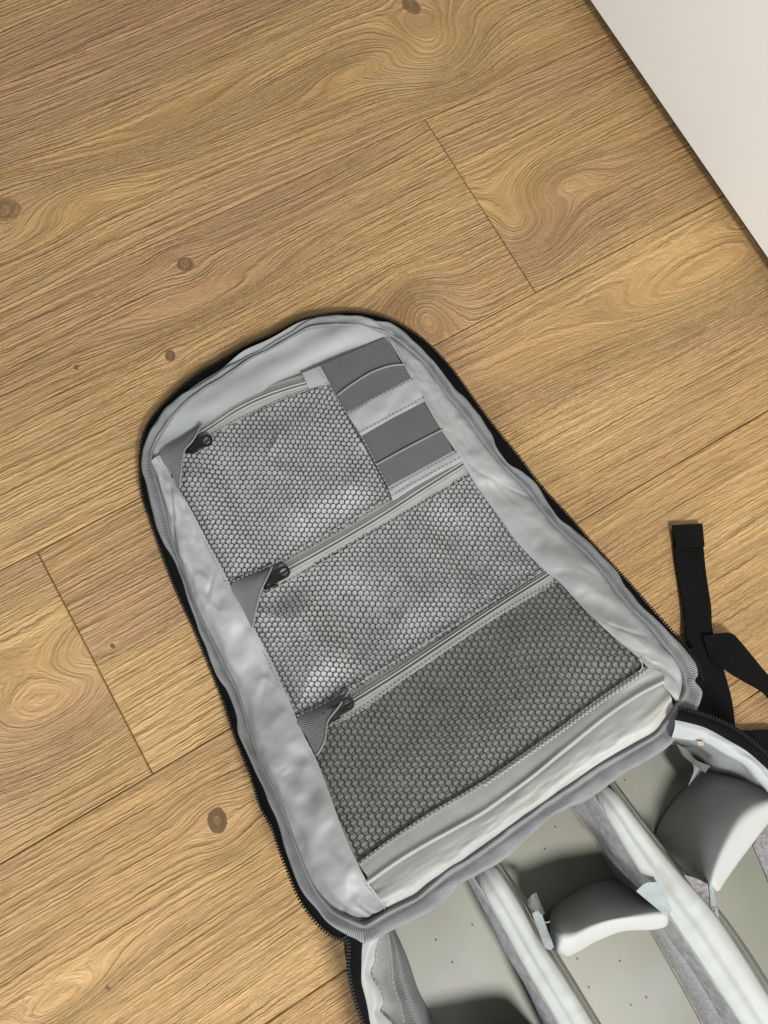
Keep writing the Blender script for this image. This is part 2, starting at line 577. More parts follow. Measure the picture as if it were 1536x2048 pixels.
for r in range(-6, 5):
    y0 = (r - 1) * W
    if r in ROWS:
        segs = ROWS[r]
        for (a, b_, seed, tone, ft) in segs:
            cx, cy = (a + b_) / 2, y0 + W / 2
            plank(a, b_, y0, y0 + W, wood('oak_plank', cx, cy, seed, ft, tone))
        lo, hi = segs[0][0], segs[-1][1]
    else:
        lo = hi = -0.4 + 0.37 * (r % 3)
    gm = {}
    for side in (0, 1):
        e = lo if side == 0 else hi
        for q in range(1 if r in ROWS else 2):
            a, b_ = (e - 1.285, e) if side == 0 else (e, e + 1.285)
            plank(a, b_, y0, y0 + W, wood('oak_plank', (a + b_) / 2, y0 + W / 2, 40 + k * 3.7, [], 0.0))
            k += 1
            e = a if side == 0 else b_

# ------------------------------------------------------------------ white cabinet at the edge of the floor
ZB = 0.015
e0 = at(1181, 0, ZB); e1 = at(1536, 521, ZB)
cxw = (e0[0] + e1[0]) / 2
cab = empty('cabinet', (cxw + 0.3, -0.1, 0))
cab['label'] = 'plain white cabinet front standing on the wooden floor, above a dark toe gap'
cab['category'] = 'cabinet'


def rbox(name, lo, hi, mat, parent, bev=0.0012):
    bm = bmesh.new()
    bmesh.ops.create_cube(bm, size=1.0)
    for v in bm.verts:
        for i in range(3):
            v.co[i] = lo[i] + (v.co[i] + 0.5) * (hi[i] - lo[i]) - parent.location[i]
    if bev:
        bmesh.ops.bevel(bm, geom=bm.edges[:], offset=bev, segments=2, affect='EDGES', profile=0.5)
    me = bpy.data.meshes.new(name)
    bm.to_mesh(me); bm.free()
    return link(name, me, mat, parent, None, True, 35)


rbox('door_panel', (cxw, -1.3, ZB), (cxw + 0.019, 1.2, 0.75), MT['white'], cab)
rbox('carcass', (cxw + 0.0215, -1.297, ZB + 0.018), (cxw + 0.58, 1.197, 0.747), MT['white'], cab)
rbox('toe_board', (cxw + 0.012, -1.29, 0.0005), (cxw + 0.03, 1.19, ZB - 0.0005), MT['dark'], cab)  # near-black colour paints the shade in the gap under the door

# ------------------------------------------------------------------ the backpack
bag = empty('backpack', (0, 0, 0))
bag['label'] = 'open black backpack lying on the floor with its grey lined lid folded back'
bag['category'] = 'backpack'

TE = [(695, 1882), (672, 1876), (637, 1848), (602, 1802), (578, 1747), (559, 1698), (543, 1650), (523, 1616), (500, 1544),
      (485, 1508), (466, 1459), (450, 1408), (430, 1358), (391, 1264), (352, 1178), (324, 1105), (301, 1038), (285, 985), (280, 925), (286, 874),
      (306, 833), (351, 785), (397, 748), (442, 721), (497, 689), (552, 666), (597, 642), (652, 629), (698, 625),
      (745, 630), (789, 645), (834, 671), (871, 703), (912, 750), (957, 813), (996, 864), (1035, 911), (1082, 973),
      (1137, 1033), (1184, 1087), (1250, 1158), (1309, 1225), (1375, 1299), (1399, 1340), (1407, 1375)]
BO = [(727, 1880), (684, 1864), (648, 1837), (629, 1813), (602, 1774), (578, 1720), (559, 1661), (539, 1606), (516, 1556),
      (500, 1520), (478, 1470), (474, 1432), (457, 1383), (433, 1341), (416, 1302), (400, 1264), (374, 1192), (360, 1151),
      (347, 1120), (328, 1083), (310, 1038), (299, 992), (288, 946), (285, 915), (294, 873), (315, 840), (360, 795), (410, 764),
      (451, 737), (515, 705), (570, 673), (625, 641), (670, 631), (716, 631), (752, 643), (780, 650), (807, 668),
      (839, 694), (879, 737), (918, 787), (957, 834), (985, 872), (994, 897), (1016, 930), (1059, 959), (1088, 995),
      (1113, 1034), (1145, 1057), (1172, 1084), (1199, 1112), (1231, 1143), (1254, 1178), (1289, 1221), (1330, 1260),
      (1363, 1289), (1386, 1322), (1394, 1348), (1386, 1362), (1402, 1385), (1396, 1416), (1377, 1449), (1350, 1477), (1311, 1503),
      (1248, 1542), (1170, 1596), (1092, 1643), (1047, 1680), (988, 1723), (930, 1762), (875, 1802), (812, 1841), (758, 1870)]
BI = [(730, 1841), (687, 1829), (656, 1809), (625, 1762), (598, 1700), (574, 1637), (551, 1579), (525, 1529), (508, 1478),
      (494, 1435), (475, 1373), (449, 1321), (426, 1276), (400, 1227), (374, 1155), (351, 1097), (337, 1038), (324, 987),
      (311, 946), (305, 915), (310, 892), (328, 862), (365, 819), (406, 782), (461, 750), (497, 720), (552, 696), (606, 664),
      (652, 655), (716, 652), (752, 664), (778, 674), (800, 688), (836, 716), (863, 748), (902, 803), (942, 854),
      (977, 901), (1020, 952), (1059, 991), (1094, 1038), (1129, 1073), (1176, 1116), (1215, 1163), (1254, 1213),
      (1281, 1241), (1320, 1284), (1346, 1315), (1360, 1342), (1366, 1378), (1352, 1403), (1330, 1438), (1309, 1460), (1268, 1483),
      (1209, 1518), (1170, 1542), (1092, 1600), (1047, 1630), (969, 1684), (922, 1720), (852, 1762), (828, 1786), (773, 1813)]


def smooth_loop(P, w, closed=True):
    n = len(P)
    acc = np.zeros_like(P)
    for k in range(-w, w + 1):
        if closed: acc += np.roll(P, k, axis=0)
        else: acc += P[np.clip(np.arange(n) + k, 0, n - 1)]
    return acc / (2 * w + 1)


NB = 720
bo = cr(np.array(BO, float), NB, True)
bid = cr(np.array(BI, float), 3000, True)
D = ((bo[:, None] - bid[None]) ** 2).sum(-1)
bi = smooth_loop(bid[D.argmin(1)], 5)
WO = LP(bo, 0.0012)
WI = LP(bi, 0.0035)
tt = np.arange(NB) / NB


def rimcurve(f, dz):
    P = WO * (1 - f) + WI * f
    P = P.copy()
    P[:, 2] = lidz(P[:, 0], P[:, 1]) + dz
    return P


per = np.linalg.norm(np.diff(WO, axis=0), axis=1).sum()
sarc = np.r_[0, np.cumsum(np.linalg.norm(np.diff(WO, axis=0), axis=1))]
sarc_c = sarc * np.clip((sarc[-1] - sarc) / 0.05, 0, 1) ** 0.0
wav = 0.5 + 0.5 * vn(sarc * 45, 0.0, 21)
wav2 = vn(sarc * 70, 0.5, 22)
wob = (0.08 * vn(sarc_c * 80, 0.0, 25) + 0.11 * vn(sarc_c * 40, 3.0, 26))[:, None]
rim = [rimcurve(0.02 + wob, -0.0004), rimcurve(-0.03 + wob, 0.0022), rimcurve(0.16 + wob, 0.0050 + 0.0014 * wav), rimcurve(0.42, 0.0050 + 0.0014 * wav2),
       rimcurve(0.68 + wob * .4, 0.0034 + 0.0008 * wav2), rimcurve(0.82 + wob * .5, 0.0056 + 0.0010 * wav), rimcurve(0.95 + wob * .5, 0.0050), rimcurve(0.97 + wob * .5, 0.0010)]
G = loft(rim, NB, 4, True)
o = grid_obj('binding', G, MT['binding'], bag, th=0, closed=True,
             disp=lambda s, v, x, y: 0.0006 * vn(s * 130, v * 4, 31) * np.sin(np.pi * v))
# lid shell: black outside of the lid from the floor up to the rim, top and side
te = cr(np.array(TE, float), 520)
bo_open = cr(np.array([p for p in BO[:62]], float), 3000)
WT = LP(te, -0.0005)
shell_top = LP(te, -0.003)
cen = shell_top.mean(0)
low = shell_top.copy()
low[:, :2] = cen[:2] + (shell_top[:, :2] - cen[:2]) * 0.985
low[:, 2] = 0.0006
ins = shell_top.copy()
ins[:, :2] = cen[:2] + (shell_top[:, :2] - cen[:2]) * 0.93
top_in = shell_top.copy()
top_in[:, :2] = cen[:2] + (shell_top[:, :2] - cen[:2]) * 0.992
Vs = np.vstack([low, top_in]); n = len(low)
Fs = [(i, (i + 1) % n, (i + 1) % n + n, i + n) for i in range(n)] + [tuple(range(n - 1, -1, -1))]
link('lid_shell', mesh_from('lid_shell', Vs, Fs), MT['tape'], bag)

# zipper tape and teeth along the lid
D = ((te[:, None] - bo_open[None]) ** 2).sum(-1)
near = smooth_loop(bo_open[D.argmin(1)], 4, False)
TI = LP(near, 0.0005)
TI2 = TI + (TI - WT) / (np.linalg.norm(TI - WT, axis=1)[:, None] + 1e-6) * 0.004
G = np.array([WT, WT * 0.5 + TI2 * 0.5 + np.array([0, 0, 0.0002]), TI2])
tape = grid_obj('zipper_tape', G, MT['tape'], bag, th=0.001)


def teeth(name, L, parent, step=0.0021):
    d = np.linalg.norm(np.diff(L, axis=0), axis=1).sum()
    n = int(d / step)
    Q = cr(L[::6], n) if len(L) > 30 else cr(L, n)
    t = np.gradient(Q, axis=0); t /= np.linalg.norm(t, axis=1)[:, None]
    side = np.cross(t, [0, 0, 1.0]); side /= np.linalg.norm(side, axis=1)[:, None]
    V, F = boxes(Q, side, np.cross(side, t) * -1, 0.0013, 0.00062, 0.0009)
    return link(name, mesh_from(name, V, F), MT['teeth'], parent, 'stuff', False)


teeth('zipper_teeth', WT, tape)

# base lining as a disc inside the binding
rings = []
cc = LP([(820, 1250)], 0)[0]
WIm = LP(bi, 0.0)
for f in np.linspace(1.03, 0.02, 60):
    R_ = cc + (WIm - cc) * f
    rings.append(R_)
G = np.array(rings)
G[..., 2] = lidz(G[..., 0], G[..., 1]) + 0.0013


def crumple(x, y, s, fx=60, fy=60, amp=0.001):
    return amp * (fbm(x * fx, y * fy, s, 2))


def ridge(x, y, s):
    return 1 - 2 * np.abs(vn(x, y, s))


BT0 = LP([(403, 850), (620, 745)])
BTOP = float((((BT0[:, :2] - H0[:2]) * HN).sum(1)).min())


def lin_disp(s, v, x, y):
    a = (x - H0[0]) * HD[0] + (y - H0[1]) * HD[1]
    b = (x - H0[0]) * HN[0] + (y - H0[1]) * HN[1]
    k = sst(BTOP - 0.03, BTOP - 0.008, b)
    return k * (0.0034 * vn(a * 14 + b * 14, b * 75, 41) + 0.0007 * vn(a * 50, b * 150, 42) + 0.001) - (1 - k) * 0.0025


grid_obj('lid_lining', G, MT['lining'], bag, th=0, closed=True, disp=lin_disp)

# facing strips, left and right
FLo = [(300, 928), (312, 950), (324, 987), (337, 1038), (351, 1097), (374, 1150), (400, 1227), (426, 1276), (449, 1321), (475, 1373),
       (494, 1435), (508, 1478), (525, 1529), (551, 1579), (574, 1637), (598, 1700), (625, 1762), (656, 1809), (687, 1829), (725, 1838)]
FLi = [(319, 910), (338, 946), (358, 978), (380, 1016), (401, 1056), (424, 1102), (459, 1168), (482, 1210), (507, 1253), (543, 1328), (576, 1396),
       (602, 1458), (631, 1517), (660, 1590), (687, 1665), (712, 1720), (734, 1762), (773, 1813)]
FRi = [(775, 675), (807, 728), (843, 791), (880, 855), (918, 912), (955, 975), (996, 1030), (1035, 1084), (1090, 1141),
       (1121, 1166), (1172, 1221), (1231, 1276), (1281, 1319), (1324, 1366), (1352, 1402)]
FRo = [(790, 680), (838, 718), (863, 748), (902, 803), (942, 854), (977, 901), (1020, 952), (1059, 991), (1094, 1038), (1129, 1073),
       (1176, 1116), (1215, 1163), (1254, 1213), (1281, 1241), (1320, 1284), (1346, 1315), (1360, 1342), (1366, 1378), (1358, 1396)]


def facing(name, A, B, seed, amp, label=None):
    a = LP(A, 0.0012); b = LP(B, 0.0060)

    def dsp(s, v, x, y):
        e = np.sin(np.pi * np.clip(v, 0.0, 1)) ** 0.7
        w = amp * (1.15 * vn(s * 42 + 0.9 * vn(s * 18, v * 1.3, seed + 3) + 0.5 * v, v * 1.2, seed) + 0.24 * vn(x * 90, y * 90, seed + 1)
                   + 0.16 * ridge(s * 60 + 1.2 * vn(s * 40, v * 3, seed + 5), v * 2.5, seed + 8) + 0.05 * vn(x * 210, y * 210, seed + 4))
        cre = np.maximum(0, 1 - 5.0 * np.abs(vn(s * 26 + v * 1.0, v * 1.6 + 3, seed + 2)))
        msk = sst(-0.1, 0.5, vn(s * 24, v * 1.5, seed + 6))
        w = w - 0.50 * amp * cre * msk
        w = w + 0.0007 * vn(s * 170, v * 1.5, seed + 15) * (np.exp(-((v - 0.84) / 0.12) ** 2) + np.exp(-((v - 0.12) / 0.10) ** 2))
        edge = 0.16 * amp * vn(s * 60, 0.0, seed + 7)
        return e * w + edge * v + 0.0016 * np.sin(np.pi * v)
    # extend under the binding at the outer side
    a2 = a + (a - cr(b, len(a))) * 0.10
    G = loft([a2, b], 330, 30)
    o = grid_obj(name, G, MT['facing'], bag, th=0.0009, disp=dsp)
    return o


facing('facing_strip', FLo, FLi, 50, 0.0036)
facing('facing_strip', FRo, FRi, 60, 0.0026)

# ------------------------------------------------------------------ mesh pockets
def pdist(P, poly):
    """distance of points to polygon edges and inside flag"""
    x, y = P[:, 0], P[:, 1]
    ins = np.zeros(len(P), bool); dm = np.full(len(P), 1e9)
    n = len(poly)
    for i in range(n):
        a = poly[i]; b = poly[(i + 1) % n]
        c = ((a[1] > y) != (b[1] > y)) & (x < (b[0] - a[0]) * (y - a[1]) / (b[1] - a[1] + 1e-15) + a[0])
        ins ^= c
        ab = b - a
        t = np.clip(((x - a[0]) * ab[0] + (y - a[1]) * ab[1]) / (ab @ ab + 1e-15), 0, 1)
        dm = np.minimum(dm, np.hypot(x - a[0] - t * ab[0], y - a[1] - t * ab[1]))
    return ins, dm


CLIP = np.vstack([LP(FLi, 0.004)[:, :2], LP(FRi, 0.004)[::-1, :2]])
HANG = math.radians(-30.3)
e1v = np.array([math.cos(HANG), math.sin(HANG)]); e2v = np.array([-e1v[1], e1v[0]])


def pocket(A, B, seed, wr, base, pitch, bmat, label, crease=0.0):
    a = LP(A, 0.002); b = LP(B, 0.002)
    au = cr(a, 40); bu = cr(b, 40)
    poly = np.vstack([au[:, :2], bu[::-1, :2]])

    def zf(P):
        ins, d = pdist(P, poly)
        x, y = P[:, 0], P[:, 1]
        e = sst(0.004, 0.032, d)
        p = x * e1v[0] + y * e1v[1]; q = x * e2v[0] + y * e2v[1]
        z = wr * (1.2 * vn(p * 26 + q * 14, q * 7 - p * 3, seed) + 0.35 * vn(p * 55 + q * 25, q * 16, seed + 1))
        z = z + crease * np.maximum(0, ridge(p * 22 + q * 9 + 0.4 * vn(q * 30, p * 30, seed + 9), q * 7, seed + 2) - 0.55) * 2
        z = z + 0.04 * wr * vn(p * 150, q * 150, seed + 3)
        return lidz(x, y) + base + e * (z + wr * 0.5), ins, d
    G = loft([a, b], 170, 90)
    z, _, _ = zf(G.reshape(-1, 3)[:, :2])
    G[..., 2] = z.reshape(G.shape[:2])
    o = grid_obj('pocket_backing', G, bmat, bag, th=0.0006)
    o['label'] = label
    # honeycomb netting
    cx, cy = poly.mean(0)
    R_ = np.abs(poly - [cx, cy]).max() * 1.6
    rh = pitch * 0.866
    s = pitch / math.sqrt(3)
    n = int(R_ / rh) + 2
    C = []
    for j in range(-n, n):
        for i in range(-n, n):
            C.append(((i + 0.5 * (j % 2)) * pitch, j * rh))
    C = np.array(C)
    # each cell owns three edges: upper left, upper right and right wall
    ang = np.radians([90, 30, -30, 150])
    cor = lambda k: C + s * np.array([math.cos(ang[k]), math.sin(ang[k])])
    E0 = np.vstack([cor(3), cor(0), cor(1)]); E1 = np.vstack([cor(0), cor(1), cor(2)])

    def warp(Q):
        w = Q[:, 0:1] * e1v + Q[:, 1:2] * e2v + [cx, cy]
        f = 18
        d = np.stack([vn(w[:, 0] * f, w[:, 1] * f, seed + 5), vn(w[:, 0] * f, w[:, 1] * f, seed + 6)], 1)
        f = 95
        d2 = np.stack([vn(w[:, 0] * f, w[:, 1] * f, seed + 7), vn(w[:, 0] * f, w[:, 1] * f, seed + 8)], 1)
        return w + d * 0.0022 + d2 * 0.00035
    P0 = warp(E0); P1 = warp(E1)
    near_ = (np.abs(P0 - [cx, cy]).max(1) < R_)
    P0 = P0[near_]; P1 = P1[near_]
    z0, i0, d0 = zf(P0); z1, i1, d1 = zf(P1)
    ok = (i0 & i1) | ((i0 | i1) & (d0 < 0.002) & (d1 < 0.002))
    for Q in (P0, P1):
        ic, dc = pdist(Q, CLIP)
        ok &= ic | (dc < 0.0007)
    P0 = P0[ok]; P1 = P1[ok]
    z0 = z0[ok] + 0.0013; z1 = z1[ok] + 0.0013
    zm = (z0 + z1) / 2
    n = len(P0)
    t = P1 - P0; L = np.linalg.norm(t, axis=1)[:, None]; t = t / L
    sd = np.stack([-t[:, 1], t[:, 0]], 1)
    hw = 0.00034
    rngw = 1 + 0.25 * vn(P0[:, 0] * 900, P0[:, 1] * 900, 3)[:, None]
    ex = t * 0.0002
    ht = 0.00032
    V = np.zeros((n, 12, 3))
    for kk, (Pp, zz, e_, wf) in enumerate(((P0, z0, -ex, 1.35), ((P0 + P1) / 2, zm, 0, 0.85), (P1, z1, ex, 1.35))):
        w_ = sd * hw * wf * rngw
        for c_, (sx, dz) in enumerate(((-1, 0), (0, ht), (1, 0), (0, -ht))):
            V[:, kk * 4 + c_, :2] = Pp + e_ + w_ * sx
            V[:, kk * 4 + c_, 2] = zz + dz
    base_i = np.arange(n)[:, None] * 12
    tmpl = []
    for kk in (0, 4):
        for c_ in range(4):
            tmpl.append((kk + c_, kk + 4 + c_, kk + 4 + (c_ + 1) % 4, kk + (c_ + 1) % 4))
    F = np.concatenate([base_i + np.array(f)[None] for f in tmpl], 0)
    me = bpy.data.meshes.new('netting')
    V = V.reshape(-1, 3)
    me.vertices.add(len(V)); me.vertices.foreach_set('co', V.ravel())
    me.loops.add(F.size); me.loops.foreach_set('vertex_index', F.ravel().astype(np.int32))
    me.polygons.add(len(F)); me.polygons.foreach_set('loop_start', (np.arange(len(F)) * 4).astype(np.int32))
    me.update(calc_edges=True); me.validate()
    link('netting', me, MT['net'], o, 'stuff')
    return zf, a, b


P1A = [(344, 960), (354, 930), (395, 893), (450, 857), (510, 828), (570, 800), (615, 784), (657, 769)]
P1B = [(450, 1168), (462, 1168), (500, 1152), (543, 1134), (600, 1103), (690, 1052), (784, 997)]
P2A = [(480, 1214), (500, 1200), (560, 1170), (660, 1114), (760, 1056), (850, 1003), (940, 950)]
P2B = [(587, 1437), (600, 1433), (650, 1410), (696, 1383), (800, 1321), (900, 1260), (1000, 1198), (1094, 1141)]
P3A = [(611, 1482), (654, 1452), (725, 1416), (810, 1354), (900, 1292), (1000, 1227), (1112, 1162)]
P3B = [(713, 1727), (722, 1721), (773, 1684), (852, 1632), (969, 1561), (1100, 1470), (1191, 1403), (1246, 1364), (1293, 1332)]
pocket(P1A, P1B, 70, 0.0044, 0.0030, 0.0043, MT['backing'], 'smallest mesh pocket, silvery and creased, beside the dark elastic bands', 0.0018)
pocket(P2A, P2B, 80, 0.0058, 0.0034, 0.0044, MT['backing'], 'middle mesh pocket with soft silvery folds', 0.0004)
pocket(P3A, P3B, 90, 0.0022, 0.0020, 0.0049, MT['backing2'], 'lowest and largest mesh pocket, darker and flatter than the others')

# ------------------------------------------------------------------ grey pocket zippers
def pocket_zip(U, C_, Lw, name='pocket_zipper'):
    u = LP(U, 0.0034); c = LP(C_, 0.0050); l = LP(Lw, 0.0034)
    n = 140
    u, c, l = cr(u, n), cr(c, n), cr(l, n)
    g = 0.00035
    def off(a, b, d):
        v = b - a
        return a + v / np.linalg.norm(v, axis=1)[:, None] * d
    c1 = off(c, u, g); c2 = off(c, l, g)
    rows1 = [u, u * .5 + c1 * .5, off(c1, u, 0.0028), off(c1, u, 0.0022) + [0, 0, .0007], off(c1, u, 0.0010) + [0, 0, .0009], c1]
    rows2 = [c2, off(c2, l, 0.0010) + [0, 0, .0009], off(c2, l, 0.0022) + [0, 0, .0007], off(c2, l, 0.0028), l * .5 + c2 * .5, l]
    root = grid_obj(name, np.array(rows1), MT['ziptape'], bag, th=0.0007)
    grid_obj('zipper_tape', np.array(rows2), MT['ziptape'], root, th=0.0007)
    grid_obj('zipper_gap', np.array([off(c, u, 0.0009) - [0, 0, .0006], off(c, l, 0.0009) - [0, 0, .0006]]), MT['zipline'], root, th=0.0004)
    stitch_obj('stitching', [off(c1, u, 0.0031) + [0, 0, .0002], off(c2, l, 0.0031) + [0, 0, .0002]], MT['thread'], root, step=0.0019, ln=0.0011)
    return root


Z = []
Z.append(pocket_zip([(380, 866), (406, 848), (450, 819), (497, 793), (550, 767), (606, 749)],
                    [(385, 878), (420, 855), (470, 822), (520, 797), (570, 779), (618, 765)],
                    [(392, 893), (420, 876), (470, 847), (530, 813), (580, 794), (624, 777)]))
Z.append(pocket_zip([(500, 1152), (543, 1134), (600, 1103), (690, 1052), (784, 997), (860, 952), (920, 917)],
                    [(510, 1172), (579, 1137), (660, 1092), (760, 1033), (850, 975), (930, 925)],
                    [(520, 1190), (579, 1163), (660, 1116), (760, 1059), (850, 1005), (944, 951)]))
Z.append(pocket_zip([(640, 1412), (696, 1383), (800, 1321), (900, 1260), (1000, 1198), (1090, 1140)],
                    [(650, 1434), (706, 1403), (800, 1344), (900, 1277), (1000, 1210), (1098, 1148)],
                    [(660, 1450), (725, 1416), (810, 1358), (900, 1297), (1000, 1231), (1112, 1162)]))
for z_ in Z:
    z_['label'] = 'grey coil zipper closing a mesh pocket'

# end tab of the top zipper
G = loft([LP([(604, 746), (640, 732)], 0.0050), LP([(618, 777), (660, 768)], 0.0050)], 20, 12)
grid_obj('end_tab', G, MT['lining'], bag, th=0.0008, disp=lambda s, v, x, y: 0.0006 * np.sin(np.pi * v))


def puller(root_px, ring_px, dz, parent, r_px=11.0):
    a = lp(root_px[0], root_px[1], dz); b = lp(ring_px[0], ring_px[1], dz + 0.001)
    d = b - a; L = np.linalg.norm(d); t = d / L
    s = np.cross(t, [0, 0, 1.0]); s /= np.linalg.norm(s); up = np.cross(s, t)
    if up[2] < 0: up = -up
    R_ = 0.0048; r0 = 0.0029
    # outline (outer) and hole: plate with a ring end
    out = []; inn = []
    n = 40
    for k in range(n):
        an = 2 * math.pi * k / n
        ca, sa = math.cos(an), math.sin(an)
        inn.append((L + r0 * ca * 1.05, r0 * sa))
        if ca >= 0:
            out.append((L + R_ * ca, R_ * sa))
        else:
            out.append((L - L * abs(ca) ** 0.75, math.copysign(abs(sa) ** 0.3, sa) * R_ * (1 - 0.22 * abs(ca))))
    rows = []
    prof = [(1.0, -0.0008), (1.0, 0.0004), (0.94, 0.0009), (0.5, 0.0010), (0.06, 0.0009), (0.0, 0.0004), (0.0, -0.0008)]
    V = []
    for (f, z) in prof:
        for k in range(n):
            x_ = out[k][0] * f + inn[k][0] * (1 - f); y_ = out[k][1] * f + inn[k][1] * (1 - f)
            V.append(a + t * x_ + s * y_ + up * z)
    F = []
    m = len(prof)
    for j in range(m):
        for k in range(n):
            j2 = (j + 1) % m
            F.append((j * n + k, j * n + (k + 1) % n, j2 * n + (k + 1) % n, j2 * n + k))
    o = link('zipper_pull', mesh_from('zipper_pull', V, F), MT['slider'], parent, None, True, 40)
    # slider body below the pull
    bm = bmesh.new(); bmesh.ops.create_cube(bm, size=1.0)
    for v in bm.verts:
        q = v.co.copy()
        wide = 0.0046 if q.x > 0 else 0.0034
        P = a + t * (q.x * 0.0080 + 0.0012) + s * (q.y * 2 * wide) + up * (q.z * 0.003 - 0.0016)
        v.co = P
    bmesh.ops.bevel(bm, geom=bm.edges[:], offset=0.0009, segments=2, affect='EDGES')
    me = bpy.data.meshes.new('slider'); bm.to_mesh(me); bm.free()
    link('slider', me, MT['slider'], parent, None, True, 40)


puller((376, 894), (413, 881), 0.0078, Z[0])
puller((532, 1166), (568, 1144), 0.0078, Z[1])
puller((660, 1432), (696, 1408), 0.0078, Z[2])

# ------------------------------------------------------------------ ribbon corners over the zipper ends
def corner(V1, V2, V3, mids, label=None):
    o_ = LP([V1, ((V1[0] + V2[0]) / 2 + 1, (V1[1] + V2[1]) / 2 - 1), V2, ((V2[0] + V3[0]) / 2, (V2[1] + V3[1]) / 2), V3], 0.0058)
    i_ = LP([V1] + mids + [V3], 0.0108)
    i_[0, 2] -= 0.002; i_[-1, 2] -= 0.0036
    A = cr(o_, 60); B = cr(i_, 60)
    G = loft([A, A * .5 + B * .5 + np.array([0, 0, 0.0006]), B], 60, 8)
    ob = grid_obj('corner_ribbon', G, MT['ribbon'], bag, th=0.0009)
    tube('folded_edge', B[1:-1] + np.array([0, 0, 0.0001]), 0.00075, MT['piping'], ob)
    return ob


corner((403, 846), (320, 905), (358, 976), [(386, 880), (368, 903), (363, 940)])
corner((545, 1131), (462, 1170), (504, 1256), [(533, 1158), (521, 1183), (512, 1220)])
corner((699, 1381), (594, 1437), (633, 1514), [(676, 1415), (655, 1444), (650, 1480)])

# ------------------------------------------------------------------ elastic bands and the lining strips between
def band(tl, tr, br, bl, pip, label):
    G = loft([LP([tl, tr], 0.0042), LP([((tl[0] + bl[0]) / 2, (tl[1] + bl[1]) / 2), ((tr[0] + br[0]) / 2, (tr[1] + br[1]) / 2)], 0.0048), LP([bl, br], 0.0042)], 60, 16)
    ob = grid_obj('elastic_band', G, MT['elastic'], bag, th=0.001,
                  disp=lambda s, v, x, y: 0.0004 * vn(x * 35, y * 35, 12))
    ob['label'] = label
    # the lower half is a second layer whose hem is the raised cord
    pc = LP(pip, 0.0056)
    G = loft([pc, LP([bl, br], 0.0052)], 60, 12)
    lay = grid_obj('outer_layer', G, MT['elastic'], ob, th=0.0008)
    P = cr(pc, 60)
    tube('piping', P + np.array([0, 0, 0.0004]), 0.0009, MT['piping'], ob)
    return ob


band((634, 734), (770, 675), (823, 757), (693, 828), [(675, 790), (705, 768), (743, 745), (780, 732), (810, 729)],
     'upper dark elastic band with a curved cord across it')
band((720, 869), (848, 803), (907, 903), (777, 976), [(753, 929), (800, 903), (842, 881), (885, 859)],
     'lower dark elastic band with a straight cord across it')


def strip_(name, A, B, dz, mat, amp, seed, th=0.0008, nv=16, nu=70, label=None, edge=0.0):
    G = loft([LP(A, dz), LP(B, dz)], nu, nv)
    o = grid_obj(name, G, mat, bag, th=th,
                 disp=lambda s, v, x, y: (amp * (vn(s * 70 + v * 2, v * 2, seed) + 0.5 * vn(s * 150, v * 3, seed + 1)) + amp * 0.8) * np.sin(np.pi * v) ** .7)
    return o


strip_('lining_band', [(693, 826), (760, 788), (825, 755)], [(722, 872), (785, 836), (850, 802)], 0.0054, MT['lining'], 0.0009, 110)
strip_('lining_band', [(775, 974), (840, 938), (909, 901)], [(786, 1002), (850, 962), (926, 922)], 0.0054, MT['lining'], 0.0005, 112)

# ------------------------------------------------------------------ pleated bottom of the lid
b0 = LP([(716, 1727), (719, 1723), (773, 1683), (852, 1630), (969, 1560), (1100, 1469), (1191, 1401), (1246, 1363), (1293, 1331)], 0.0046)
fold = [(734, 1766), (790, 1726), (852, 1688), (911, 1655), (969, 1622), (1040, 1570), (1077, 1541), (1109, 1515), (1148, 1484), (1205, 1438), (1273, 1391), (1328, 1362)]
b1 = LP([((p[0] - 0.0), p[1] - 14) for p in fold], 0.0062)
b2 = LP(fold, 0.0085)
b3 = LP([(p[0] + 3, p[1] + 4) for p in fold], 0.0050)
G = loft([b0, cr(b0, 90) * .5 + cr(b1, 90) * .5 + np.array([0, 0, 0.0002]), b1, b2, b3], 90, 6)
pl = grid_obj('pleat', G, MT['bottom'], bag, th=0.0008,
              disp=lambda s, v, x, y: 0.0010 * vn(s * 30, v * 2.0, 120) * np.sin(np.pi * v) + 0.0012 * np.exp(-((s - 0.14) / 0.05) ** 2) * v)
bn = [(742, 1800), (773, 1813), (828, 1786), (852, 1766), (922, 1722), (969, 1686), (1047, 1632), (1092, 1601), (1170, 1544), (1209, 1520), (1268, 1485), (1309, 1462), (1345, 1412)]
a_ = cr(LP([(p[0] - 4, p[1] - 5) for p in fold], 0.0026), 120)
c_ = cr(LP(bn[1:], 0.0034), 120)
G = loft([a_, a_ * .62 + c_ * .38 + np.array([0, 0, .0022]), a_ * .3 + c_ * .7 + np.array([0, 0, .0030]), c_ * 1.06 - a_ * .06], 120, 9)
grid_obj('bottom_panel', G, MT['bottom'], bag, th=0.0008,
         disp=lambda s, v, x, y: 0.0013 * vn(s * 22 + v, v * 3.2, 125) * np.sin(np.pi * v) + 0.0004 * vn(s * 90, v * 9, 126) * np.sin(np.pi * v))

# ------------------------------------------------------------------ stitching on the lid
def offs(L, dx, dy): return [(p[0] + dx, p[1] + dy) for p in L]


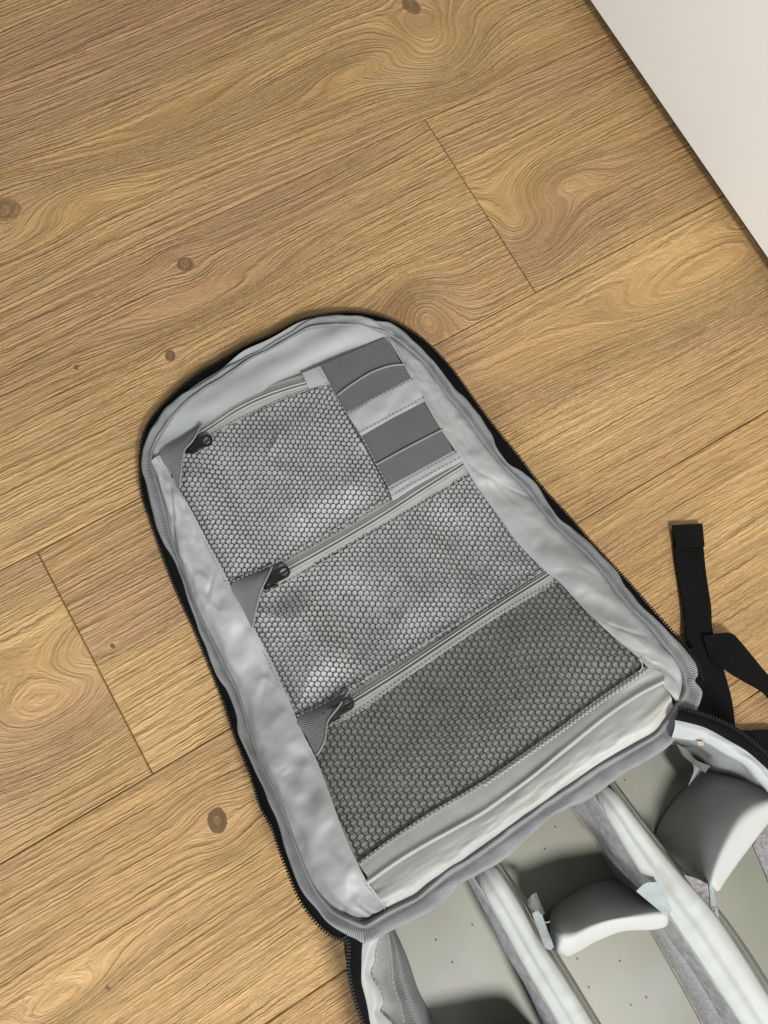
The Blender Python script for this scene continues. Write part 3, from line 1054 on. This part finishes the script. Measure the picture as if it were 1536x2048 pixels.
lines = [LP(offs(FLi, -5, 2), 0.0046), LP(offs(FRi, 5, -2), 0.0046),
         LP([(697, 831), (760, 793), (826, 761)], 0.0066), LP([(720, 866), (785, 831), (848, 797)], 0.0066),
         LP([(779, 981), (845, 944), (912, 907)], 0.0064), LP([(784, 992), (850, 955), (918, 917)], 0.0064),
         LP(offs(P1A[2:], 0, -3), 0.0046), LP(offs(P1B, 0, -4), 0.0050), LP(offs(P2A[1:], 0, 3), 0.0050),
         LP(offs(P2B, 0, -4), 0.0050), LP(offs(P3A[1:], 0, 3), 0.0050), LP(offs(P3B[1:], 1, 6), 0.0056),
         LP([(634, 736), (640, 747), (657, 769), (693, 828), (720, 869), (777, 976)], 0.0056)]
sb = rimcurve(0.86, 0.0042)[::2]
lines.append(sb[:NB // 2])
stitch_obj('stitching', lines, MT['thread'], bag)
stitch_obj('stitching', [LP(offs(P3B[4:], 2, 9), 0.0058)], MT['pale_thread'], bag, step=0.0034)
tube('loose_thread', cr(LP([(1279, 1317), (1284, 1326), (1284, 1336), (1278, 1344)], 0.0062), 16), 0.00045, MT['pale_thread'], bag, 6)

# ------------------------------------------------------------------ main compartment
ZF = 0.010
# base mat under everything in the compartment
matq = AT([(716, 1850), (1340, 1430), (1440, 1535), (1545, 1620), (1690, 1860), (1830, 2500), (1500, 2700), (860, 2700), (800, 2250), (752, 1990)], ZF)
Vm = [tuple(p) for p in matq] + [(p[0], p[1], ZF - 0.004) for p in matq]
nm = len(matq)
Fm = [tuple(range(nm)), tuple(range(2 * nm - 1, nm - 1, -1))] + [(i, i + nm, (i + 1) % nm + nm, (i + 1) % nm) for i in range(nm)]
base = link('compartment_base', mesh_from('compartment_base', Vm, Fm), MT['mat'], bag, None, False)
bm = bmesh.new(); bm.from_mesh(base.data); bmesh.ops.recalc_face_normals(bm, faces=bm.faces); bm.to_mesh(base.data); bm.free()

def AC(p, z, n=90):
    return cr(AT(p, z), n)


# left wall of the body, from the black rim down to the base
zr = 0.070
Lt = [(690, 1874), (698, 1894), (696, 1923), (698, 1950), (706, 1983), (711, 2005), (717, 2020), (727, 2047), (742, 2085), (765, 2150), (800, 2280), (850, 2450)]
Lb = [(729, 1868), (724, 1896), (723, 1930), (723, 1963), (728, 1985), (733, 2005), (737, 2025), (741, 2048), (754, 2085), (778, 2150), (816, 2280), (866, 2450)]
Ll = [(760, 1872), (750, 1900), (748, 1923), (741, 1947), (758, 1978), (766, 2005), (760, 2023), (782, 2047), (805, 2085), (815, 2150), (850, 2280), (900, 2450)]
Lg = [(777, 1862), (783, 1900), (786, 1932), (790, 1969), (802, 2005), (806, 2025), (813, 2048), (830, 2085), (850, 2150), (885, 2280), (935, 2450)]
Lr = [(788, 1855), (810, 1905), (820, 1932), (835, 1978), (853, 2014), (861, 2032), (868, 2048), (885, 2085), (905, 2150), (940, 2280), (990, 2450)]
tL = AC(Lt, zr - .002); tB = AC(Lb, zr)
ztl = grid_obj('zipper_tape', loft([tL, tL * .5 + tB * .5 + np.array([0, 0, .0014]), tB], 150, 4), MT['tape'], bag, th=0.001)
teeth('zipper_teeth', cr(tL, 200), ztl)
fl = np.array(AC(Lt, 0.0)); ol = np.array(tL)
bulge = ol.copy(); bulge[:, 2] = 0.028; bulge[:, :2] -= (tB - tL)[:, :2] * np.linspace(0.0, 0.9, len(ol))[:, None]
foot = ol.copy(); foot[:, 2] = 0.0006
foot[:, :2] += (tB - tL)[:, :2] * 0.2
grid_obj('side_wall', loft([tL - np.array([0, 0, .001]), bulge, foot], 120, 8), MT['black'], bag, th=0)
l0 = AC(Lb, zr - .0005); l1 = AC(Ll, zr - 0.003)
grid_obj('side_lining', loft([l0, l0 * .5 + l1 * .5 + np.array([0, 0, .0015]), l1, l1 - np.array([0, 0, .004])], 150, 8), MT['lining'], bag, th=0,
         disp=lambda s, v, x, y: 0.0016 * vn(s * 60 + v * 2, v * 2, 140) * np.sin(np.pi * v))
g0 = AC(offs(Ll, -3, 0), zr - 0.0055); g1 = AC(Lg, 0.046)
grid_obj('inner_wall', loft([g0, g0 * .5 + g1 * .5 + np.array([0, 0, .002]), g1], 150, 8), MT['innerwall'], bag, th=0,
         disp=lambda s, v, x, y: 0.0009 * vn(s * 40 + v, v * 2, 142) * np.sin(np.pi * v))
r0 = AC(Lg, 0.0455); r1 = AC(Lr, ZF + 0.002)
rb = grid_obj('bottom_binding', loft([r0 + np.array([0, 0, -.002]), r0 * .72 + r1 * .28 + np.array([0, 0, -.003]), r0 * .4 + r1 * .6 + np.array([0, 0, .003]), r1, r1 - np.array([0, 0, .006])], 150, 8), MT['binding'], bag, th=0,
              disp=lambda s, v, x, y: 0.0010 * vn(s * 50 + v * 2, v * 3, 143) * np.sin(np.pi * v))
stitch_obj('stitching', [AC(offs(Ll, 4, 1), zr - 0.0052), AC(offs(Lg, -3, 0), 0.048)], MT['thread'], bag)

# right wall of the body
zw = 0.078
Rt = [(1360, 1416), (1397, 1426), (1429, 1437), (1470, 1457), (1502, 1481), (1536, 1510), (1600, 1570), (1680, 1670), (1760, 1800), (1860, 2050), (1930, 2350)]
Rb = [(1350, 1440), (1382, 1447), (1414, 1457), (1458, 1481), (1496, 1504), (1536, 1539), (1592, 1592), (1664, 1684), (1740, 1815), (1838, 2060), (1906, 2360)]
Rl = [(1345, 1474), (1391, 1481), (1415, 1486), (1452, 1508), (1488, 1528), (1514, 1557), (1540, 1584), (1640, 1710), (1710, 1840), (1800, 2080), (1870, 2370)]
Rd = [(1330, 1488), (1372, 1498), (1398, 1520), (1420, 1545), (1450, 1560), (1480, 1580), (1530, 1620), (1600, 1730), (1670, 1860), (1750, 2090), (1820, 2380)]
tR = AC(Rt, zw - .002); tRb = AC(Rb, zw)
ztr = grid_obj('zipper_tape', loft([tR, tR * .5 + tRb * .5 + np.array([0, 0, .0015]), tRb], 200, 4), MT['tape'], bag, th=0.001)
teeth('zipper_teeth', cr(tR, 240), ztr)
ft = tR.copy(); ft[:, 2] = 0.0006; ft[:, :2] -= (tR - tRb)[:, :2] * 0.4
bu = tR.copy(); bu[:, 2] = 0.03
grid_obj('side_wall', loft([tR - np.array([0, 0, .001]), bu, ft], 120, 8), MT['black'], bag, th=0)
l0 = AC(Rb, zw - .0005); l1 = AC(Rl, zw - 0.004)
grid_obj('side_lining', loft([l0, l0 * .5 + l1 * .5 + np.array([0, 0, .002]), l1, l1 - np.array([0, 0, .004])], 200, 8), MT['lining'], bag, th=0,
         disp=lambda s, v, x, y: 0.0017 * vn(s * 70 + v * 2.5, v * 2, 150) * np.sin(np.pi * v))
g0 = AC(offs(Rl, 0, -3), zw - 0.0065); g1 = AC(Rd, ZF + .001)
grid_obj('inner_wall', loft([g0, g0 * .5 + g1 * .5, g1], 200, 8), MT['innerwall'], bag, th=0,
         disp=lambda s, v, x, y: 0.0012 * vn(s * 50 + v, v * 2, 151) * np.sin(np.pi * v))
stitch_obj('stitching', [AC(offs(Rl, 3, -2), zw - 0.0055)], MT['thread'], bag)
G = loft([AT([(1395, 1482), (1407, 1484)], zw - .001), AT([(1396, 1491), (1408, 1491)], zw - .003)], 8, 5)
grid_obj('bar_tack', G, MT['tan'], bag, th=0.0008)
# mesh tab in the far corner of the compartment
G = loft([AT([(1352, 1487), (1374, 1500), (1392, 1520), (1420, 1532)], 0.050), AT([(1366, 1512), (1384, 1526), (1400, 1538), (1412, 1546)], 0.040)], 30, 8)
tab = grid_obj('corner_tab', G, MT['ribbon'], bag, th=0.001, disp=lambda s, v, x, y: 0.001 * vn(s * 90, v * 2, 155))
G = loft([AT([(1383, 1520), (1388, 1540), (1378, 1568)], 0.040), AT([(1412, 1540), (1398, 1552), (1377, 1573)], 0.020)], 20, 8)
grid_obj('corner_fold', G, MT['lining'], tab, th=0.0008)

# hinge side: black body below the lid and far end wall beyond the frame
hb = AT([(700, 1884), (735, 1872), (900, 1752), (1150, 1580), (1345, 1440), (1400, 1424)], 0.050)
hl = hb.copy(); hl[:, 2] = 0.0006
grid_obj('hinge_wall', loft([hb, hl], 60, 6), MT['black'], bag, th=0)
en = AT([(850, 2450), (900, 2560), (1100, 2640), (1500, 2640), (1800, 2560), (1930, 2350)], 0.074)
el = en.copy(); el[:, 2] = 0.0006
grid_obj('end_wall', loft([en, el], 60, 6), MT['black'], bag, th=0.003)


# ------------------------------------------------------------------ long padded dividers
def divider(Lb_, Lf, Ls, Rs, Rb_, label, ztop=0.070):
    ls = cr(AT(Ls, ztop - 0.004), 200); rs = cr(AT(Rs, ztop - 0.004), 200)
    mid = ls * .5 + rs * .5
    G = loft([ls - np.array([0, 0, .006]), ls, ls * .86 + rs * .14 + np.array([0, 0, .0034]), ls * .68 + rs * .32 + np.array([0, 0, .0046]),
              mid + np.array([0, 0, .0034]), ls * .30 + rs * .70 + np.array([0, 0, .0046]),
              ls * .12 + rs * .88 + np.array([0, 0, .0034]), rs, rs - np.array([0, 0, .006])], 200, 4)
    d = grid_obj('divider', G, MT['divpad'], bag, th=0,
                 disp=lambda s, v, x, y: 0.0009 * vn(s * 30 + v, v * 2, 160) + 0.0004 * vn(s * 140, v * 3, 161) - 0.013 * np.exp(-(s / 0.012) ** 2))
    d['label'] = label
    fl_ = cr(AT(Lf, ztop - 0.026), 200)
    tuck = ls + np.array([0, 0, -.0012])
    grid_obj('side_flange', loft([tuck, tuck * .5 + fl_ * .5 + np.array([0, 0, .0022]), fl_], 200, 5), MT['flange'], d, th=0.001,
             disp=lambda s, v, x, y: 0.0009 * vn(s * 70 + v * 2, v * 2, 163) * v)
    lb = cr(AT(Lb_, ZF + .0005), 200)
    f2 = fl_ * .8 + tuck * .2 - np.array([0, 0, .003])
    v = grid_obj('velcro_strip', loft([f2, f2 * .5 + lb * .5 + np.array([0, 0, -.004]), lb], 200, 8), MT['velcro'], d, th=0.0,
                 disp=lambda s, v, x, y: 0.0009 * vn(s * 110, v * 5, 162) * np.sin(np.pi * v))
    tube('seam_cord', lb + np.array([0, 0, .0008]), 0.0009, MT['olive'], d, 6)
    rbt = cr(AT(Rb_, ZF + .0005), 200)
    rs1 = rs + np.array([0, 0, -.0015])
    grid_obj('side_seam', loft([rs1, rs1 * .62 + rbt * .38, rs1 * .3 + rbt * .7, rbt], 200, 5), MT['olive'], d, th=0.0)
    tube('seam_piping', cr(AT(Ls, ztop - 0.0035), 120), 0.0005, MT['olive'], d, 6)
    tube('seam_piping', cr(AT([(p[0] * .5 + q[0] * .5, p[1] * .5 + q[1] * .5) for p, q in zip(Rs, Rb_)], 0.040), 120), 0.0006, MT['piping'], d, 6)
    # rounded end cap at the hinge side
    return d


divider([(925, 1742), (936, 1760), (975, 1831), (1014, 1909), (1053, 1971), (1092, 2048), (1194, 2260), (1324, 2520)],
        [(925, 1742), (936, 1760), (974, 1831), (1013, 1909), (1050, 1971), (1086, 2048), (1188, 2260), (1318, 2520)],
        [(942, 1745), (948, 1757), (995, 1835), (1061, 1952), (1116, 2048), (1218, 2240), (1350, 2500)],
        [(972, 1700), (987, 1725), (1034, 1800), (1073, 1870), (1123, 1948), (1186, 2048), (1300, 2240), (1440, 2480)],
        [(985, 1698), (999, 1720), (1045, 1790), (1088, 1862), (1136, 1938), (1203, 2048), (1320, 2240), (1460, 2480)],
        'long padded divider nearer the left side of the compartment')
divider([(1118, 1580), (1140, 1613), (1188, 1676), (1229, 1748), (1268, 1806), (1303, 1864), (1356, 1958), (1405, 2048), (1510, 2240), (1630, 2460)],
        [(1152, 1580), (1166, 1602), (1205, 1668), (1234, 1722), (1284, 1790), (1330, 1862), (1396, 1958), (1450, 2048), (1560, 2240), (1690, 2460)],
        [(1180, 1580), (1190, 1596), (1233, 1667), (1295, 1764), (1350, 1850), (1424, 1960), (1483, 2048), (1600, 2230), (1740, 2450)],
        [(1205, 1548), (1217, 1565), (1288, 1659), (1350, 1737), (1424, 1823), (1483, 1909), (1536, 1993), (1660, 2190), (1800, 2420)],
        [(1216, 1544), (1230, 1562), (1300, 1655), (1366, 1732), (1446, 1828), (1506, 1912), (1560, 1998), (1684, 2190), (1824, 2420)],
        'long padded divider in the middle of the compartment', 0.072)
# loose velcro at the left of divider two
# ------------------------------------------------------------------ short curved pads
def pad(back, edge, crest, front, zs, label, seed):
    zb, ze, zc, zf_ = zs
    B = cr(AT(back, zb), 70); E_ = cr(AT(edge, ze), 70); C_ = cr(AT(crest, zc), 70); Fr = cr(AT(front, zf_), 70)
    low = Fr.copy(); low[:, 2] = ZF + .001
    low[:, :2] = low[:, :2] * .7 + B[:, :2] * .3
    G = loft([B, B * .5 + E_ * .5 + np.array([0, 0, .003]), E_, C_, Fr, Fr * .6 + low * .4, low], 70, 8)
    # round the two ends
    nu = 70
    cenr = G.mean(0)
    for i in range(nu):
        d_ = min(i, nu - 1 - i)
        if d_ < 4:
            f = (0.03, 0.80, 0.93, 0.985)[d_]
            G[:, i] = cenr[i] + (G[:, i] - cenr[i]) * f
    o = grid_obj('divider_pad', G, MT['pad'], bag, th=0, sharp=None,
                 disp=lambda s, v, x, y: 0.0004 * vn(s * 40, v * 5, seed))
    o['label'] = label
    return o


padA = pad([(1096, 1826), (1118, 1806), (1146, 1787), (1170, 1773), (1195, 1763), (1234, 1761), (1276, 1775), (1318, 1800)],
           [(1110, 1858), (1142, 1856), (1182, 1841), (1221, 1831), (1286, 1818), (1345, 1816)],
           [(1112, 1880), (1145, 1877), (1185, 1857), (1225, 1843), (1288, 1836), (1347, 1828)],
           [(1104, 1900), (1130, 1914), (1156, 1904), (1195, 1882), (1247, 1863), (1305, 1860), (1340, 1852)],
           (ZF + .002, 0.062, 0.067, 0.061), 'small curved pad between the two long dividers', 170)
padB = pad([(1346, 1740), (1318, 1712), (1310, 1678), (1320, 1644), (1346, 1604), (1376, 1572), (1400, 1550), (1422, 1537)][::1],
           [(1412, 1764), (1414, 1738), (1430, 1690), (1460, 1636), (1492, 1606), (1536, 1588), (1570, 1576)],
           [(1424, 1778), (1432, 1748), (1454, 1700), (1486, 1650), (1520, 1622), (1556, 1606), (1590, 1598)],
           [(1434, 1792), (1450, 1764), (1484, 1716), (1510, 1682), (1540, 1644), (1575, 1616), (1604, 1604)],
           (ZF + .002, 0.064, 0.070, 0.064), 'large curved pad against the right wall of the compartment', 171)
# pad in the left compartment, below the frame
padC = pad([(900, 2110), (930, 2085), (980, 2070), (1040, 2060), (1090, 2075)],
           [(915, 2160), (960, 2150), (1010, 2140), (1060, 2130), (1112, 2130)],
           [(918, 2180), (962, 2170), (1012, 2160), (1062, 2150), (1116, 2150)],
           [(915, 2200), (960, 2190), (1010, 2180), (1060, 2170), (1112, 2166)],
           (ZF + .002, 0.062, 0.067, 0.061), 'pad in the left compartment at the lower edge of the photo', 172)


def flap(A, B, za, zb, mat, parent, name='velcro_tab', amp=0.0006, seed=180):
    G = loft([AT(A, za), AT(B, zb)], 24, 10)
    return grid_obj(name, G, mat, parent, th=0.0012, disp=lambda s, v, x, y: amp * vn(s * 200, v * 4, seed))


flap([(1272, 1782), (1292, 1766), (1316, 1764)], [(1332, 1832), (1339, 1828), (1345, 1821)], (0.075, 0.076), (0.078, 0.078), MT['velcro_pale'], padA)
flap([(1064, 1826), (1074, 1822), (1084, 1830)], [(1090, 1896), (1100, 1900), (1108, 1894)], (0.066, 0.066), (0.074, 0.074), MT['velcro_pale'], padA, seed=181)
flap([(1052, 1806), (1062, 1792), (1072, 1785)], [(1068, 1830), (1080, 1834), (1090, 1826)], (0.045, 0.035), (0.055, 0.045), MT['velcro'], padA, seed=182)
flap([(1368, 1750), (1390, 1756), (1416, 1768)], [(1392, 1788), (1406, 1802), (1418, 1812)], (0.062, 0.066), (0.060, 0.066), MT['velcro'], padB, seed=183)
flap([(1418, 1768), (1426, 1780), (1430, 1792)], [(1422, 1812), (1432, 1828), (1440, 1842)], (0.066, 0.064), (0.060, 0.058), MT['velcro_pale'], padB, seed=184)
fr = []
rng = np.random.default_rng(5)
VV = []; FF = []
for q in range(16):
    p0 = np.array([1424 + rng.uniform(-3, 8), 1812 + rng.uniform(0, 28)])
    p1 = p0 + [rng.uniform(-3, 3), rng.uniform(2, 8)]
    p2 = p1 + [rng.uniform(-2, 8), rng.uniform(-4, 6)]
    V, F = tube_mesh(cr(AT([p0, p1, p2], (0.060, 0.062)), 8), 0.00022, 4)
    b0_ = len(VV)
    VV += list(V); FF += [tuple(i + b0_ for i in f) for f in F]
link('frayed_threads', mesh_from('frayed_threads', VV, FF), MT['pale_thread'], padB, 'stuff')
# specks of dirt on the base mat
rng2 = np.random.default_rng(11)
sp_px = [(1111, 1654), (1090, 1698), (1140, 1735), (1155, 1918), (1293, 1995), (1240, 1922), (1160, 2046), (1178, 1975), (945, 1850), (872, 1880), (1250, 1560), (905, 1925), (1440, 1940), (1470, 1880), (1320, 1890), (1262, 2010)]
Cs = [at(p[0], p[1], ZF + 0.0006) for p in sp_px]
Ts = [np.array([math.cos(a), math.sin(a), 0]) for a in rng2.uniform(0, 6, len(Cs))]
V, F = boxes(Cs, Ts, [np.array([0, 0, 1.0])] * len(Cs), 0.0004, 0.0003, 0.0003)
link('dirt_specks', mesh_from('dirt_specks', V, F), MT['dark'], bag, 'stuff', False)
# velcro patch on the mat at the far right
G = loft([AT([(1526, 1660), (1560, 1720), (1600, 1800)], ZF + .002), AT([(1506, 1690), (1530, 1745), (1560, 1820)], ZF + .002)], 30, 8)
grid_obj('velcro_patch', G, MT['velcro'], bag, th=0.0015, disp=lambda s, v, x, y: 0.0004 * vn(s * 200, v * 8, 190))

# ------------------------------------------------------------------ black webbing straps
def webbing(A, B, z, name, nu=120, th=0.0016, wob=0.0):
    a = AT(A, z) if np.isscalar(z) or len(z) == 2 else np.array([at(p[0], p[1], zz) for p, zz in zip(A, z)])
    b = AT(B, z) if np.isscalar(z) or len(z) == 2 else np.array([at(p[0], p[1], zz) for p, zz in zip(B, z)])
    G = loft([a, b], nu, 8)
    return grid_obj(name, G, MT['black'], bag, th=th, disp=lambda s, v, x, y: wob * vn(s * 20, v, 200))


s1 = webbing([(1345.5, 1051), (1351, 1117), (1362, 1182), (1370, 1234), (1374, 1290), (1392, 1360), (1410, 1430), (1420, 1475)],
             [(1404, 1048), (1408, 1103), (1413, 1152), (1422, 1211), (1426, 1264), (1447, 1337), (1464, 1401), (1472, 1465)],
             [0.004, 0.004, 0.005, 0.006, 0.008, 0.010, 0.010, 0.010], 'webbing_strap', wob=0.0006)
G = loft([AT([(1344.5, 1050), (1352.5, 1096)], 0.0062), AT([(1405, 1047), (1409.5, 1093)], 0.0062)], 14, 8)
grid_obj('folded_end', G, MT['black'], s1, th=0.0014)
webbing([(1405, 1272), (1440, 1266), (1464, 1267), (1482, 1284), (1510, 1318), (1536, 1349), (1600, 1420), (1680, 1520)],
        [(1420, 1318), (1432, 1328), (1447, 1337), (1466, 1350), (1488, 1363), (1536, 1393), (1580, 1450), (1650, 1550)],
        [0.0105, 0.012, 0.013, 0.013, 0.012, 0.010, 0.008, 0.006], 'webbing_strap', wob=0.0006)
webbing([(1440, 1463), (1471, 1461), (1500, 1461), (1536, 1459), (1620, 1462)],
        [(1440, 1500), (1471, 1503), (1500, 1505), (1536, 1512), (1620, 1530)], [0.008, 0.008, 0.008, 0.008, 0.006], 'webbing_strap', wob=0.0004)
# black back panel showing between lid corner, strap and rim
G = loft([AT([(1390, 1290), (1400, 1330), (1412, 1380), (1425, 1425), (1440, 1470)], 0.014), AT([(1340, 1330), (1370, 1370), (1380, 1410), (1390, 1440), (1400, 1480)], 0.030)], 40, 8)
grid_obj('back_panel', G, MT['tape'], bag, th=0.004)
